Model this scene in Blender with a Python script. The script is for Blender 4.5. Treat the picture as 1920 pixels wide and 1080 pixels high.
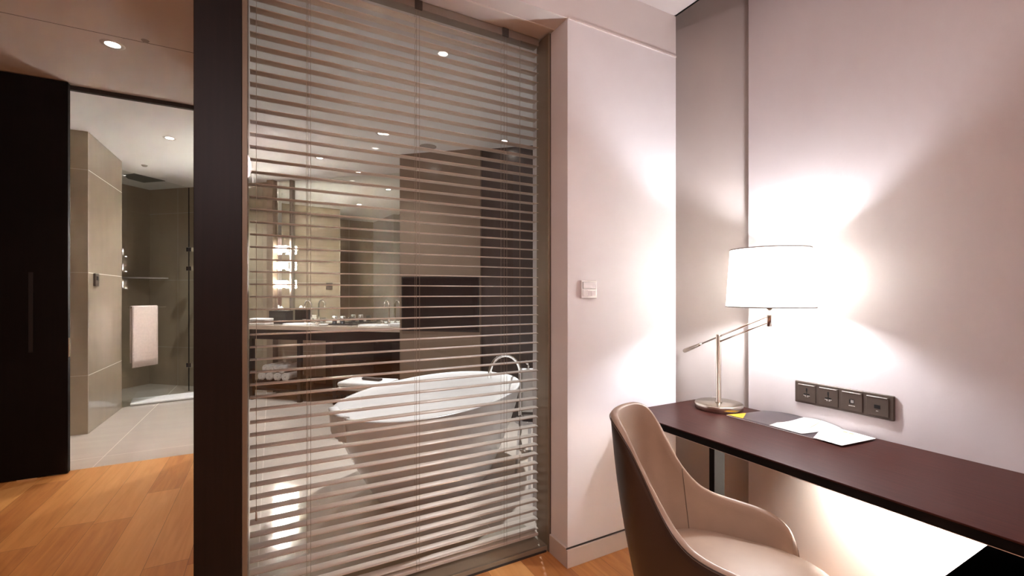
import bpy, math, random
from mathutils import Vector, Matrix
for o in list(bpy.data.objects): bpy.data.objects.remove(o, do_unlink=True)
S = bpy.context.scene; COL = S.collection
random.seed(4)
R = math.radians

# ------------------------------------------------------------------ camera
cam = bpy.data.cameras.new('camera'); co = bpy.data.objects.new('camera', cam); COL.objects.link(co)
cam.sensor_width = 36.0; cam.lens = 36.0 * 832 / 1920; cam.shift_y = 11.5 / 1920
cam.clip_start = 0.02
co.location = (0, 0, 1.387); co.rotation_euler = (R(90), 0, R(-28.45)); S.camera = co
# ------------------------------------------------------------------ world, exposure
w = bpy.data.worlds.new('world'); S.world = w; w.use_nodes = True
w.node_tree.nodes['Background'].inputs[0].default_value = (0.02, 0.018, 0.018, 1)
w.node_tree.nodes['Background'].inputs[1].default_value = 0.02
S.view_settings.view_transform = 'Standard'; S.view_settings.look = 'None'
S.view_settings.gamma = 1; S.view_settings.use_curve_mapping = False
EXPO = 4.5; S.view_settings.exposure = EXPO; LK = 2.0 ** -EXPO   # lamps are dim, the exposure is long

# light table (the lamps themselves are built further down)
P_DESK = 860; P_STRIP = 19; P_SPOT_BED = 84; P_SPOT_HALL = 84; P_SPOT_BATH = 100; P_VANITY = 15.0; P_FILL = 54
C_FILL = (1.0, 0.80, 0.81); C_SPOT = (1.0, 0.85, 0.85); C_HALL = (1.0, 0.69, 0.48); C_DESK = (0.96, 1.0, 1.08); C_BATH = (0.98, 0.99, 1.0)

def lamp(name, typ, loc, power, color, parent=None, rot=(0, 0, 0), **kw):
    l = bpy.data.lights.new(name, typ); l.energy = power * LK; l.color = color
    for k, v in kw.items(): setattr(l, k, v)
    o = bpy.data.objects.new(name, l); COL.objects.link(o)
    o.rotation_euler = rot
    if parent:
        o.parent = parent; o.location = root_inv(parent) @ Vector(loc)
    else: o.location = loc
    return o

# ------------------------------------------------------------------ grid B: the bathroom stands turned by 41.5 degrees
bB = R(41.5)
VV = Vector((math.sin(bB), math.cos(bB), 0)); WW = Vector((math.cos(bB), -math.sin(bB), 0))
def vw(v, w_, z=0.0): return VV * v + WW * w_ + Vector((0, 0, z))

# ------------------------------------------------------------------ materials
MATS = {}
def mat(name, base, rough=0.5, metal=0.0, noise=0.0, nscale=8.0, bump=0.0, bscale=60.0, emit=None, estr=0.0,
        stretch=(1, 1, 1), spec=0.5, coat=0.0, sub=0.0):
    m = bpy.data.materials.new(name); m.use_nodes = True; nt = m.node_tree; b = nt.nodes['Principled BSDF']
    b.inputs['Roughness'].default_value = rough; b.inputs['Metallic'].default_value = metal
    b.inputs['Specular IOR Level'].default_value = spec; b.inputs['Coat Weight'].default_value = coat
    b.inputs['Base Color'].default_value = (*base, 1)
    if noise or bump:
        tc = nt.nodes.new('ShaderNodeTexCoord'); mp = nt.nodes.new('ShaderNodeMapping')
        mp.inputs['Scale'].default_value = stretch; nt.links.new(tc.outputs['Object'], mp.inputs[0])
        n = nt.nodes.new('ShaderNodeTexNoise'); n.inputs['Scale'].default_value = nscale; n.inputs['Detail'].default_value = 5
        nt.links.new(mp.outputs[0], n.inputs['Vector'])
        r = nt.nodes.new('ShaderNodeValToRGB')
        r.color_ramp.elements[0].position = 0.3; r.color_ramp.elements[1].position = 0.7
        r.color_ramp.elements[0].color = (*[c * (1 - noise) for c in base], 1)
        r.color_ramp.elements[1].color = (*[min(1, c * (1 + noise)) for c in base], 1)
        nt.links.new(n.outputs['Fac'], r.inputs[0]); nt.links.new(r.outputs[0], b.inputs['Base Color'])
        if bump:
            n2 = nt.nodes.new('ShaderNodeTexNoise'); n2.inputs['Scale'].default_value = bscale; n2.inputs['Detail'].default_value = 3
            nt.links.new(mp.outputs[0], n2.inputs['Vector'])
            bp = nt.nodes.new('ShaderNodeBump'); bp.inputs['Strength'].default_value = bump; bp.inputs['Distance'].default_value = 0.003
            nt.links.new(n2.outputs['Fac'], bp.inputs['Height']); nt.links.new(bp.outputs[0], b.inputs['Normal'])
    if emit:
        b.inputs['Emission Color'].default_value = (*emit, 1); b.inputs['Emission Strength'].default_value = estr * LK
    MATS[name] = m; return m

def mth(nt, op, a, b=None, c=None):
    n = nt.nodes.new('ShaderNodeMath'); n.operation = op
    for i, x in enumerate((a, b, c)):
        if x is None: continue
        if isinstance(x, (int, float)): n.inputs[i].default_value = x
        else: nt.links.new(x, n.inputs[i])
    return n.outputs[0]
def dotv(nt, vec, d):
    n = nt.nodes.new('ShaderNodeVectorMath'); n.operation = 'DOT_PRODUCT'; nt.links.new(vec, n.inputs[0]); n.inputs[1].default_value = d
    return n.outputs['Value']

def tile_mat(name, base, grout, d1, s1, o1, d2, s2, o2, gap=0.003, rough=0.12, noise=0.08, streak=None):
    """large format tiles: two directions in world metres, size and offset of the joints along each"""
    m = bpy.data.materials.new(name); m.use_nodes = True; nt = m.node_tree; b = nt.nodes['Principled BSDF']
    g = nt.nodes.new('ShaderNodeNewGeometry').outputs['Position']
    u = mth(nt, 'DIVIDE', mth(nt, 'SUBTRACT', dotv(nt, g, d1), o1), s1); v = mth(nt, 'DIVIDE', mth(nt, 'SUBTRACT', dotv(nt, g, d2), o2), s2)
    def edge(x, s):
        f = mth(nt, 'FRACT', x); a = mth(nt, 'MINIMUM', f, mth(nt, 'SUBTRACT', 1.0, f))
        return mth(nt, 'LESS_THAN', a, gap / 2 / s)
    j = mth(nt, 'MAXIMUM', edge(u, s1), edge(v, s2))
    cx = nt.nodes.new('ShaderNodeCombineXYZ'); nt.links.new(mth(nt, 'FLOOR', u), cx.inputs[0]); nt.links.new(mth(nt, 'FLOOR', v), cx.inputs[1])
    wn = nt.nodes.new('ShaderNodeTexWhiteNoise'); nt.links.new(cx.outputs[0], wn.inputs['Vector'])
    cb = nt.nodes.new('ShaderNodeCombineXYZ')
    nt.links.new(mth(nt, 'MULTIPLY', u, s1 * (streak or (6, 6))[0]), cb.inputs[0]); nt.links.new(mth(nt, 'MULTIPLY', v, s2 * (streak or (6, 6))[1]), cb.inputs[1])
    nz = nt.nodes.new('ShaderNodeTexNoise'); nz.inputs['Scale'].default_value = 1.0; nz.inputs['Detail'].default_value = 5
    nt.links.new(cb.outputs[0], nz.inputs['Vector'])
    k = mth(nt, 'ADD', mth(nt, 'MULTIPLY', mth(nt, 'SUBTRACT', nz.outputs['Fac'], 0.5), noise * 3), mth(nt, 'MULTIPLY', mth(nt, 'SUBTRACT', wn.outputs['Value'], 0.5), noise * 0.6))
    mul = mth(nt, 'ADD', k, 1.0)
    vm = nt.nodes.new('ShaderNodeVectorMath'); vm.operation = 'SCALE'; vm.inputs[0].default_value = base; nt.links.new(mul, vm.inputs['Scale'])
    mx = nt.nodes.new('ShaderNodeMix'); mx.data_type = 'RGBA'; nt.links.new(j, mx.inputs['Factor'])
    nt.links.new(vm.outputs[0], mx.inputs['A']); mx.inputs['B'].default_value = (*grout, 1)
    nt.links.new(mx.outputs['Result'], b.inputs['Base Color'])
    nt.links.new(mth(nt, 'ADD', mth(nt, 'MULTIPLY', j, 0.5), rough), b.inputs['Roughness'])
    MATS[name] = m; return m

def plank_mat(name):
    m = bpy.data.materials.new(name); m.use_nodes = True; nt = m.node_tree; b = nt.nodes['Principled BSDF']
    g = nt.nodes.new('ShaderNodeNewGeometry').outputs['Position']
    x = dotv(nt, g, (1, 0, 0)); y = dotv(nt, g, (0, 1, 0))
    W_, L_ = 0.19, 1.45
    u = mth(nt, 'DIVIDE', x, W_); row = mth(nt, 'FLOOR', u)
    wr = nt.nodes.new('ShaderNodeTexWhiteNoise'); wr.noise_dimensions = '1D'; nt.links.new(row, wr.inputs['W'])
    v = mth(nt, 'ADD', mth(nt, 'DIVIDE', y, L_), wr.outputs['Value']); seg = mth(nt, 'FLOOR', v)
    c = nt.nodes.new('ShaderNodeCombineXYZ'); nt.links.new(row, c.inputs[0]); nt.links.new(seg, c.inputs[1])
    wn = nt.nodes.new('ShaderNodeTexWhiteNoise'); nt.links.new(c.outputs[0], wn.inputs['Vector'])
    def edge(t, s, gp):
        f = mth(nt, 'FRACT', t); a = mth(nt, 'MINIMUM', f, mth(nt, 'SUBTRACT', 1.0, f)); return mth(nt, 'LESS_THAN', a, gp / s)
    j = mth(nt, 'MAXIMUM', edge(u, W_, 0.0009), edge(v, L_, 0.0010))
    gc = nt.nodes.new('ShaderNodeCombineXYZ')
    nt.links.new(mth(nt, 'MULTIPLY', x, 26.0), gc.inputs[0]); nt.links.new(mth(nt, 'MULTIPLY', y, 2.2), gc.inputs[1]); nt.links.new(mth(nt, 'MULTIPLY', wn.outputs['Value'], 37.0), gc.inputs[2])
    nz = nt.nodes.new('ShaderNodeTexNoise'); nz.inputs['Scale'].default_value = 1.0; nz.inputs['Detail'].default_value = 6; nz.inputs['Distortion'].default_value = 1.1
    nt.links.new(gc.outputs[0], nz.inputs['Vector'])
    t = mth(nt, 'ADD', mth(nt, 'MULTIPLY', wn.outputs['Value'], 0.75), mth(nt, 'MULTIPLY', mth(nt, 'SUBTRACT', nz.outputs['Fac'], 0.35), 0.7))
    r = nt.nodes.new('ShaderNodeValToRGB'); e = r.color_ramp.elements
    e[0].position = 0.0; e[0].color = (0.42, 0.15, 0.04, 1); e[1].position = 1.0; e[1].color = (0.88, 0.50, 0.19, 1)
    k = e.new(0.5); k.color = (0.70, 0.33, 0.105, 1)
    nt.links.new(t, r.inputs[0])
    mx = nt.nodes.new('ShaderNodeMix'); mx.data_type = 'RGBA'; nt.links.new(mth(nt, 'MULTIPLY', j, 0.75), mx.inputs['Factor'])
    nt.links.new(r.outputs[0], mx.inputs['A']); mx.inputs['B'].default_value = (0.12, 0.05, 0.02, 1)
    nt.links.new(mx.outputs['Result'], b.inputs['Base Color']); b.inputs['Roughness'].default_value = 0.38
    bp = nt.nodes.new('ShaderNodeBump'); bp.inputs['Strength'].default_value = 0.12; bp.inputs['Distance'].default_value = 0.002
    nt.links.new(nz.outputs['Fac'], bp.inputs['Height']); nt.links.new(bp.outputs[0], b.inputs['Normal'])
    MATS[name] = m; return m

def glass_mat(name, tint=(1, 1, 1), ior=1.5):
    m = bpy.data.materials.new(name); m.use_nodes = True; nt = m.node_tree; nt.nodes.clear()
    out = nt.nodes.new('ShaderNodeOutputMaterial'); tr = nt.nodes.new('ShaderNodeBsdfTransparent'); gl = nt.nodes.new('ShaderNodeBsdfGlossy')
    tr.inputs[0].default_value = (*tint, 1); gl.inputs['Roughness'].default_value = 0.0
    fr = nt.nodes.new('ShaderNodeFresnel'); fr.inputs[0].default_value = ior; mx = nt.nodes.new('ShaderNodeMixShader')
    ge = nt.nodes.new('ShaderNodeNewGeometry')   # only the outer faces of the sheet reflect
    nt.links.new(mth(nt, 'MULTIPLY', fr.outputs[0], mth(nt, 'SUBTRACT', 1.0, ge.outputs['Backfacing'])), mx.inputs[0]); nt.links.new(tr.outputs[0], mx.inputs[1]); nt.links.new(gl.outputs[0], mx.inputs[2]); nt.links.new(mx.outputs[0], out.inputs[0])
    MATS[name] = m; return m

def shade_mat(name):
    m = bpy.data.materials.new(name); m.use_nodes = True; nt = m.node_tree; nt.nodes.clear()
    out = nt.nodes.new('ShaderNodeOutputMaterial'); d = nt.nodes.new('ShaderNodeBsdfDiffuse'); t = nt.nodes.new('ShaderNodeBsdfTranslucent')
    d.inputs[0].default_value = (0.80, 0.77, 0.70, 1); t.inputs[0].default_value = (0.46, 0.44, 0.39, 1)
    mx = nt.nodes.new('ShaderNodeMixShader'); mx.inputs[0].default_value = 0.55
    nt.links.new(d.outputs[0], mx.inputs[1]); nt.links.new(t.outputs[0], mx.inputs[2]); nt.links.new(mx.outputs[0], out.inputs[0])
    MATS[name] = m; return m

wallpaper = mat('wallpaper', (0.80, 0.77, 0.78), 0.55, noise=0.03, nscale=3, bump=0.05, bscale=180)
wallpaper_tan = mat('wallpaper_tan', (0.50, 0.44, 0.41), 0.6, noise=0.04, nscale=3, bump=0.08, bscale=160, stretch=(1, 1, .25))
deskwall = mat('desk_wall', (0.64, 0.58, 0.575), 0.42, noise=0.03, nscale=4, bump=0.10, bscale=220, stretch=(1, 1, .3))
ceil_m = mat('ceiling_paint', (0.72, 0.67, 0.65), 0.8, noise=0.01, nscale=2)
bathceil_m = mat('bath_ceiling_paint', (0.82, 0.81, 0.81), 0.8, noise=0.01, nscale=2)
skirt_m = mat('skirting_paint', (0.62, 0.53, 0.47), 0.45, noise=0.02)
trim_m = mat('pale_trim', (0.80, 0.74, 0.70), 0.4, noise=0.02)
dark_line = mat('dark_joint', (0.04, 0.03, 0.025), 0.7, noise=0.05)
darkwood = mat('dark_wood', (0.008, 0.004, 0.003), 0.42, spec=0.3, noise=0.25, nscale=5, stretch=(14, 14, 0.6))
blackwood = mat('door_wood', (0.004, 0.002, 0.002), 0.6, spec=0.2, noise=0.25, nscale=5, stretch=(14, 14, 0.6))
deskwood = mat('desk_wood', (0.050, 0.0145, 0.011), 0.40, spec=0.12, noise=0.22, nscale=4, stretch=(18, 1.2, 18), bump=0.05, bscale=30)
deskedge = mat('desk_edge_black', (0.004, 0.003, 0.003), 0.6, spec=0.12, noise=0.05)
bathwood = mat('bath_dark_wood', (0.055, 0.040, 0.034), 0.35, noise=0.2, nscale=4, stretch=(12, 12, 0.5))
frame_m = mat('bronze_frame', (0.26, 0.21, 0.15), 0.42, metal=0.3, noise=0.04)
sill_m = mat('sill_stone', (0.30, 0.25, 0.18), 0.35, noise=0.06, nscale=6)
slat_m = mat('slat_paint', (0.76, 0.67, 0.58), 0.38, noise=0.02)
cord_m = mat('cord', (0.42, 0.34, 0.27), 0.8, noise=0.05)
rail_m = mat('headrail_metal', (0.30, 0.26, 0.22), 0.4, metal=0.2, noise=0.03)
cab_m = mat('cabinet_black', (0.0012, 0.0010, 0.0010), 0.9, noise=0.05, spec=0.0)
leather_dark = mat('dark_brown_leather', (0.055, 0.033, 0.023), 0.40, noise=0.05, nscale=10, bump=0.10, bscale=260)
leather = mat('taupe_leather', (0.41, 0.295, 0.215), 0.36, noise=0.05, nscale=10, bump=0.10, bscale=260)
stitch = mat('stitching', (0.10, 0.065, 0.045), 0.7, noise=0.1)
nickel = mat('brushed_nickel', (0.60, 0.53, 0.45), 0.24, metal=1.0, noise=0.04, nscale=30)
chrome = mat('chrome', (0.85, 0.84, 0.82), 0.07, metal=1.0, noise=0.01)
steel = mat('grey_steel', (0.035, 0.038, 0.038), 0.6, metal=0.0, spec=0.2, noise=0.05)
shade_m = shade_mat('lamp_fabric')
bulb_m = mat('bulb', (1, 1, 1), 0.4, noise=0.01, emit=C_DESK, estr=P_DESK)
lens_m = mat('lamp_lens', (1, 1, 1), 0.4, noise=0.01, emit=(1, 0.9, 0.8), estr=38)
strip_em = mat('strip_lens', (1, 1, 1), 0.4, noise=0.01, emit=(1, 0.94, 0.82), estr=18)
van_em = mat('vanity_glass_light', (1, 1, 1), 0.4, noise=0.01, emit=(1, 0.97, 0.92), estr=14)
white = mat('white_glaze', (0.86, 0.85, 0.83), 0.16, noise=0.01)
tub_m = mat('tub_stone', (0.80, 0.78, 0.76), 0.25, noise=0.01)
towel = mat('white_terry', (0.84, 0.82, 0.80), 0.95, noise=0.05, nscale=40, bump=0.7, bscale=320)
towel_p = mat('blush_terry', (0.62, 0.51, 0.46), 0.95, noise=0.05, nscale=40, bump=0.7, bscale=320)
black = mat('black_plastic', (0.012, 0.011, 0.011), 0.35, noise=0.05)
screen_m = mat('black_screen', (0.002, 0.002, 0.003), 0.12, spec=0.3, noise=0.02)
socket_m = mat('bronze_socket', (0.105, 0.078, 0.062), 0.38, metal=0.35, noise=0.04)
mark_m = mat('pale_marking', (0.75, 0.70, 0.65), 0.5, noise=0.02)
switch_m = mat('silver_switch', (0.62, 0.57, 0.55), 0.35, metal=0.3, noise=0.02)
lcd_m = mat('pale_display', (0.80, 0.76, 0.76), 0.3, noise=0.02)
paper = mat('white_paper', (0.86, 0.84, 0.83), 0.5, noise=0.01)
paper_dark = mat('grey_cover', (0.10, 0.078, 0.085), 0.28, noise=0.06)
yellow = mat('yellow_print', (0.80, 0.47, 0.03), 0.35, noise=0.03)
gold = mat('gold_print', (0.62, 0.44, 0.16), 0.4, noise=0.05)
pane = glass_mat('clear_pane'); shower_glass = glass_mat('shower_pane', (0.95, 0.96, 0.94)); acrylic = glass_mat('frosty_acrylic', (0.80, 0.80, 0.82), 1.6)
tumbler_m = glass_mat('tumbler_glass', (0.9, 0.9, 0.9), 1.5)
mirror_m = mat('mirror_silver', (0.86, 0.88, 0.82), 0.0, metal=1.0, noise=0.003)
counter_m = mat('counter_stone', (0.60, 0.49, 0.39), 0.10, noise=0.06, nscale=14)
grille_m = mat('grille', (0.34, 0.30, 0.27), 0.6, noise=0.05)
vent_m = mat('vent_dark', (0.10, 0.10, 0.085), 0.5, noise=0.1)
floor_wood = plank_mat('oak_planks')
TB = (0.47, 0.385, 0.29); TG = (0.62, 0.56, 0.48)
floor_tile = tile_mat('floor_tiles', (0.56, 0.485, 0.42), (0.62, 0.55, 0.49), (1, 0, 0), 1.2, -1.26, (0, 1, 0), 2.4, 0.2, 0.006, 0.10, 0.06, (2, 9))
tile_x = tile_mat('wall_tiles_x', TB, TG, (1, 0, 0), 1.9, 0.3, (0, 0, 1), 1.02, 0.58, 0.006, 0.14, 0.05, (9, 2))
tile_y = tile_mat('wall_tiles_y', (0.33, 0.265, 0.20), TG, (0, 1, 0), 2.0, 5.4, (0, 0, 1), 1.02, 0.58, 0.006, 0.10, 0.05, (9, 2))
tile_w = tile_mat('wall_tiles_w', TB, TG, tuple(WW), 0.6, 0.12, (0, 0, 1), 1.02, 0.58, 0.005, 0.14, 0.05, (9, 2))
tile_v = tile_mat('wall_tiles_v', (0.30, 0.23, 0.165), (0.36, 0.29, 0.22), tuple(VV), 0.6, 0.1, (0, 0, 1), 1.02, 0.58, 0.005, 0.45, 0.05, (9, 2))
tvwall_m = tile_mat('tv_wall_panels', (0.27, 0.20, 0.145), (0.21, 0.155, 0.115), tuple(WW), 0.62, -1.79, (0, 0, 1), 4.0, 0.93, 0.004, 0.22, 0.05, (9, 2))

# ------------------------------------------------------------------ mesh helpers
class MB:
    def __init__(s): s.v = []; s.f = []; s.sm = []
    def add(s, vs, fs, smooth=False):
        n = len(s.v); s.v += [Vector(p) for p in vs]; s.f += [tuple(i + n for i in f) for f in fs]; s.sm += [smooth] * len(fs); return s
    def box(s, x0, x1, y0, y1, z0, z1, M=None):
        vs = [Vector((x, y, z)) for z in (z0, z1) for y in (y0, y1) for x in (x0, x1)]
        if M: vs = [M @ p for p in vs]
        return s.add(vs, [(0, 2, 3, 1), (4, 5, 7, 6), (0, 1, 5, 4), (2, 6, 7, 3), (0, 4, 6, 2), (1, 3, 7, 5)])
    def bvw(s, v0, v1, w0, w1, z0, z1):   # box in grid B
        vs = [vw(v, w_, z) for z in (z0, z1) for v in (v0, v1) for w_ in (w0, w1)]
        return s.add(vs, [(0, 2, 3, 1), (4, 5, 7, 6), (0, 1, 5, 4), (2, 6, 7, 3), (0, 4, 6, 2), (1, 3, 7, 5)])
    def prism(s, pts, z0, z1):
        n = len(pts); vs = [(p[0], p[1], z0) for p in pts] + [(p[0], p[1], z1) for p in pts]
        return s.add(vs, [tuple(range(n))[::-1], tuple(range(n, 2 * n))] + [(i, (i + 1) % n, n + (i + 1) % n, n + i) for i in range(n)])
    def tube(s, pts, r, n=10, closed=False, cap=True):
        pts = [Vector(p) for p in pts]; m = len(pts); rs = r if isinstance(r, (list, tuple)) else [r] * m
        up = None; rings = []
        for i, p in enumerate(pts):
            t = (pts[min(i + 1, m - 1)] - pts[max(i - 1, 0)]).normalized()
            if up is None: up = t.orthogonal().normalized()
            else:
                up = (up - t * up.dot(t)); up = up.normalized() if up.length > 1e-6 else t.orthogonal().normalized()
            bn = t.cross(up); rings.append([p + (up * math.cos(a) + bn * math.sin(a)) * rs[i] for a in [2 * math.pi * k / n for k in range(n)]])
        vs = [q for g in rings for q in g]; fs = [(i * n + k, i * n + (k + 1) % n, (i + 1) * n + (k + 1) % n, (i + 1) * n + k) for i in range(m - 1) for k in range(n)]
        s.add(vs, fs, True)
        if cap:
            s.add(rings[0], [tuple(range(n))[::-1]]); s.add(rings[-1], [tuple(range(n))])
        return s
    def lathe(s, prof, c=(0, 0, 0), n=32, cap=True, sx=1.0, sy=1.0, rot=0.0, smooth=True):
        c = Vector(c); vs = []; m = len(prof); ca, sa = math.cos(rot), math.sin(rot)
        for r, z in prof:
            for k in range(n):
                a = 2 * math.pi * k / n; x, y = r * math.cos(a) * sx, r * math.sin(a) * sy
                vs.append(c + Vector((x * ca - y * sa, x * sa + y * ca, z)))
        fs = [(i * n + k, i * n + (k + 1) % n, (i + 1) * n + (k + 1) % n, (i + 1) * n + k) for i in range(m - 1) for k in range(n)]
        s.add(vs, fs, smooth)
        if cap and prof[0][0] > 1e-5: s.add(vs[:n], [tuple(range(n))[::-1]])
        if cap and prof[-1][0] > 1e-5: s.add(vs[-n:], [tuple(range(n))])
        return s
    def loft(s, rows, closed=False, smooth=True, flip=False):
        n = len(rows[0]); vs = [p for r in rows for p in r]; fs = []
        for i in range(len(rows) - 1):
            for k in range(n if closed else n - 1):
                q = (i * n + k, i * n + (k + 1) % n, (i + 1) * n + (k + 1) % n, (i + 1) * n + k); fs.append(q[::-1] if flip else q)
        return s.add(vs, fs, smooth)

def root_inv(o):
    r = o
    while r.parent: r = r.parent
    return (Matrix.Translation(r.location) @ r.rotation_euler.to_matrix().to_4x4()).inverted()

def obj(name, mb, m, parent=None, origin=None, bevel=0.0, sub=0, auto=True, label=None):
    me = bpy.data.meshes.new(name)
    if parent is not None: I = root_inv(parent); vs = [I @ p for p in mb.v]
    else:
        if origin is None:
            xs = [p.x for p in mb.v]; ys = [p.y for p in mb.v]; zs = [p.z for p in mb.v]
            origin = ((min(xs) + max(xs)) / 2, (min(ys) + max(ys)) / 2, min(zs))
        oo = Vector(origin); vs = [p - oo for p in mb.v]
    me.from_pydata([tuple(p) for p in vs], [], mb.f); me.update()
    me.materials.append(m)
    for p, sm in zip(me.polygons, mb.sm): p.use_smooth = sm
    import bmesh
    b = bmesh.new(); b.from_mesh(me); bmesh.ops.remove_doubles(b, verts=b.verts, dist=1e-6)
    bmesh.ops.recalc_face_normals(b, faces=b.faces); b.to_mesh(me); b.free()
    o = bpy.data.objects.new(name, me); COL.objects.link(o)
    if parent is not None: o.parent = parent
    else: o.location = origin
    if bevel:
        bm_ = o.modifiers.new('bevel', 'BEVEL'); bm_.width = bevel; bm_.segments = 3; bm_.limit_method = 'ANGLE'; bm_.angle_limit = R(40)
    if sub:
        ss = o.modifiers.new('subdivision', 'SUBSURF'); ss.levels = sub; ss.render_levels = sub
    if label: o['label'] = label
    return o

def tag(o, label, cat, group=None, kind=None):
    o['label'] = label; o['category'] = cat
    if group: o['group'] = group
    if kind: o['kind'] = kind
    return o
def thing(name, loc, label, cat, group=None, rz=0.0):
    o = bpy.data.objects.new(name, None); COL.objects.link(o); o.location = loc; o.rotation_euler = (0, 0, rz); o.empty_display_size = 0.1
    return tag(o, label, cat, group)
def struct(name, mb, m, **kw):
    o = obj(name, mb, m, **kw); o['kind'] = 'structure'; return o
def copy_tree(o, parent=None):
    c = o.copy(); COL.objects.link(c)
    if parent is not None: c.parent = parent
    for ch in list(o.children): copy_tree(ch, c)
    return c

# ================================================================== THE SETTING
ZC = 3.03; ZB = 3.0; YF = 1.847; YD = 4.72
XW = 2.352
# floors
f = MB(); f.prism([(-3.2, -5.5), (XW + .1, -5.5), (XW + .1, 2.05), (-0.2, 2.05), (-0.2, YD), (-3.2, YD)], -0.1, 0)
struct('floor', f, floor_wood)
f = MB(); f.prism([(-3.2, YD), (-0.2, YD), (-0.2, 2.05), (3.4, 2.05), (3.4, 6.5), (1.0, 10.2), (-3.2, 10.2)], -0.1, 0)
o = struct('floor.001', f, floor_tile)
# ceilings
f = MB(); f.prism([(-3.2, -5.5), (2.103, -5.5), (2.103, YF), (-0.18, YF), (-0.18, YD), (-3.2, YD)], ZC, ZC + .1)
struct('ceiling', f, ceil_m)
f = MB(); f.prism([(2.103, -5.5), (2.75, -5.5), (2.75, 2.3), (2.103, 2.3)], 3.42, 3.5)
struct('ceiling.001', f, ceil_m)
f = MB(); f.box(2.09, 2.103, -5.5, YF, ZC, 3.42); struct('ceiling.002', f, ceil_m)
f = MB(); f.prism([(-3.2, YD + .035), (-0.25, YD + .035), (-0.25, 2.4), (3.4, 2.4), (3.4, 6.5), (1.0, 10.2), (-3.2, 10.2)], ZB, ZB + .1)
struct('ceiling.003', f, bathceil_m)
# sliding door track slot in the ceiling and the thin joint in front of it
f = MB(); f.box(-3.1, -0.25, YD, YD + .035, ZB - .004, ZB + .06); struct('trim_2', f, dark_line)
f = MB(); f.box(-3.1, -0.25, 3.688, 3.692, ZC - .001, ZC + .01); struct('trim_3', f, dark_line)

# end wall beside the interior window, frieze above, soffit over the blind
f = MB(); f.box(1.322, 2.103, YF, 2.005, 0, 2.79); f.box(1.45, 2.103, 2.005, 2.4, 0, 2.79)
struct('wall_end', f, wallpaper)
f = MB(); f.box(-0.18, 2.103, YF, 1.965, 2.79, ZC); f.box(-0.18, 2.103, 1.965, 2.41, 2.80, ZC + .05)
struct('wall_frieze', f, ceil_m)
f = MB(); f.box(1.324, 2.100, YF - .007, YF, 2.783, 2.793); struct('trim_4', f, trim_m, bevel=.001)
f = MB(); f.box(-0.10, 1.320, 1.960, 1.968, 2.787, 2.7905); struct('trim_5', f, trim_m)
# skirting
f = MB(); f.box(1.312, 2.11, YF - .012, YF, 0, .092); f.box(1.311, 1.322, YF, 2.0, 0, .098)
struct('baseboard_end', f, skirt_m, bevel=.0015)
f = MB(); f.box(1.3125, 2.11, YF - .004, YF, .092, .099); struct('baseboard_end.001', f, dark_line)
# corner casing between end wall and desk wall (turned wall face, deeper than both)
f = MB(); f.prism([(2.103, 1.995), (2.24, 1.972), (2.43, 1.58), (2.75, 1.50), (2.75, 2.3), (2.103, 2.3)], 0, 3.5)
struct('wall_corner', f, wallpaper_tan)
# desk wall
f = MB(); f.box(XW, XW + .12, -5.5, 1.556, 0, 3.5); struct('wall_right', f, deskwall)
# bedroom shell behind the camera
f = MB(); f.box(-3.3, 2.6, -5.6, -5.5, 0, 3.5); struct('wall_back', f, wallpaper)
f = MB(); f.box(-3.3, -3.2, -5.6, YD, 0, 3.1); struct('wall_left', f, wallpaper_tan)
# dark pillar that ends the window wall
f = MB(); f.box(-0.2535, -0.1005, 2.0, 2.13, 0, ZC); struct('trim_1', f, darkwood, bevel=.002)
# wall between passage and bathroom, hidden behind the pillar
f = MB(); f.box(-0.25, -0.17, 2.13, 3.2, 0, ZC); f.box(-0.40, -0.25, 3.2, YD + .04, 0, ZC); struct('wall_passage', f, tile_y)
# wall beside the sliding door
f = MB(); f.box(-3.2, -1.5, YD, YD + .15, 0, ZC); struct('wall_door', f, wallpaper_tan)
# sliding door
d1 = MB(); d1.box(-2.75, -1.382, YD - .075, YD - .03, .008, ZC - .008)
door = obj('door_1', d1, blackwood, bevel=.002); door['kind'] = 'structure'
g = MB(); g.box(-1.60, -1.575, YD - .079, YD - .07, .95, 1.55); obj('recessed_pull', g, black, door, bevel=.001)
g = MB(); g.box(-1.66, -1.55, YD - .085, YD - .03, 0.0, .008); obj('floor_guide', g, chrome, door)
g = MB(); g.box(-1.382, -1.378, YD - .07, YD - .035, .9, 1.05); obj('latch', g, nickel, door)

# bathroom walls
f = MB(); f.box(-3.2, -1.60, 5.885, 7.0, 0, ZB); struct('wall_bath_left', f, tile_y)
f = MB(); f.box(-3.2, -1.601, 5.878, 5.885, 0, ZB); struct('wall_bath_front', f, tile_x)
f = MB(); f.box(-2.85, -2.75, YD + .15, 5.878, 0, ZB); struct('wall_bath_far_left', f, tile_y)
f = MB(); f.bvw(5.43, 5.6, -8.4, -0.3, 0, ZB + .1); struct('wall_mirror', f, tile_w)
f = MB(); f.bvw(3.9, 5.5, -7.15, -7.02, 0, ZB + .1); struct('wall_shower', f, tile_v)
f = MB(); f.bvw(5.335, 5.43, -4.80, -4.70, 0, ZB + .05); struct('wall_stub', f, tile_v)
f = MB(); f.bvw(4.70, 5.43, -2.42, -1.45, 0, ZB + .05); struct('wall_television', f, tvwall_m)
f = MB(); f.bvw(4.74, 5.43, -1.45, 0.6, 0, ZB + .05); struct('wall_wardrobe', f, bathwood)
f = MB(); f.box(3.3, 3.4, 2.3, 5.5, 0, ZB + .05); struct('wall_bath_right', f, tile_y)
f = MB(); f.box(2.103, 3.4, 2.3, 2.4, 0, ZB + .05); struct('wall_bath_near', f, tile_x)

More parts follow.
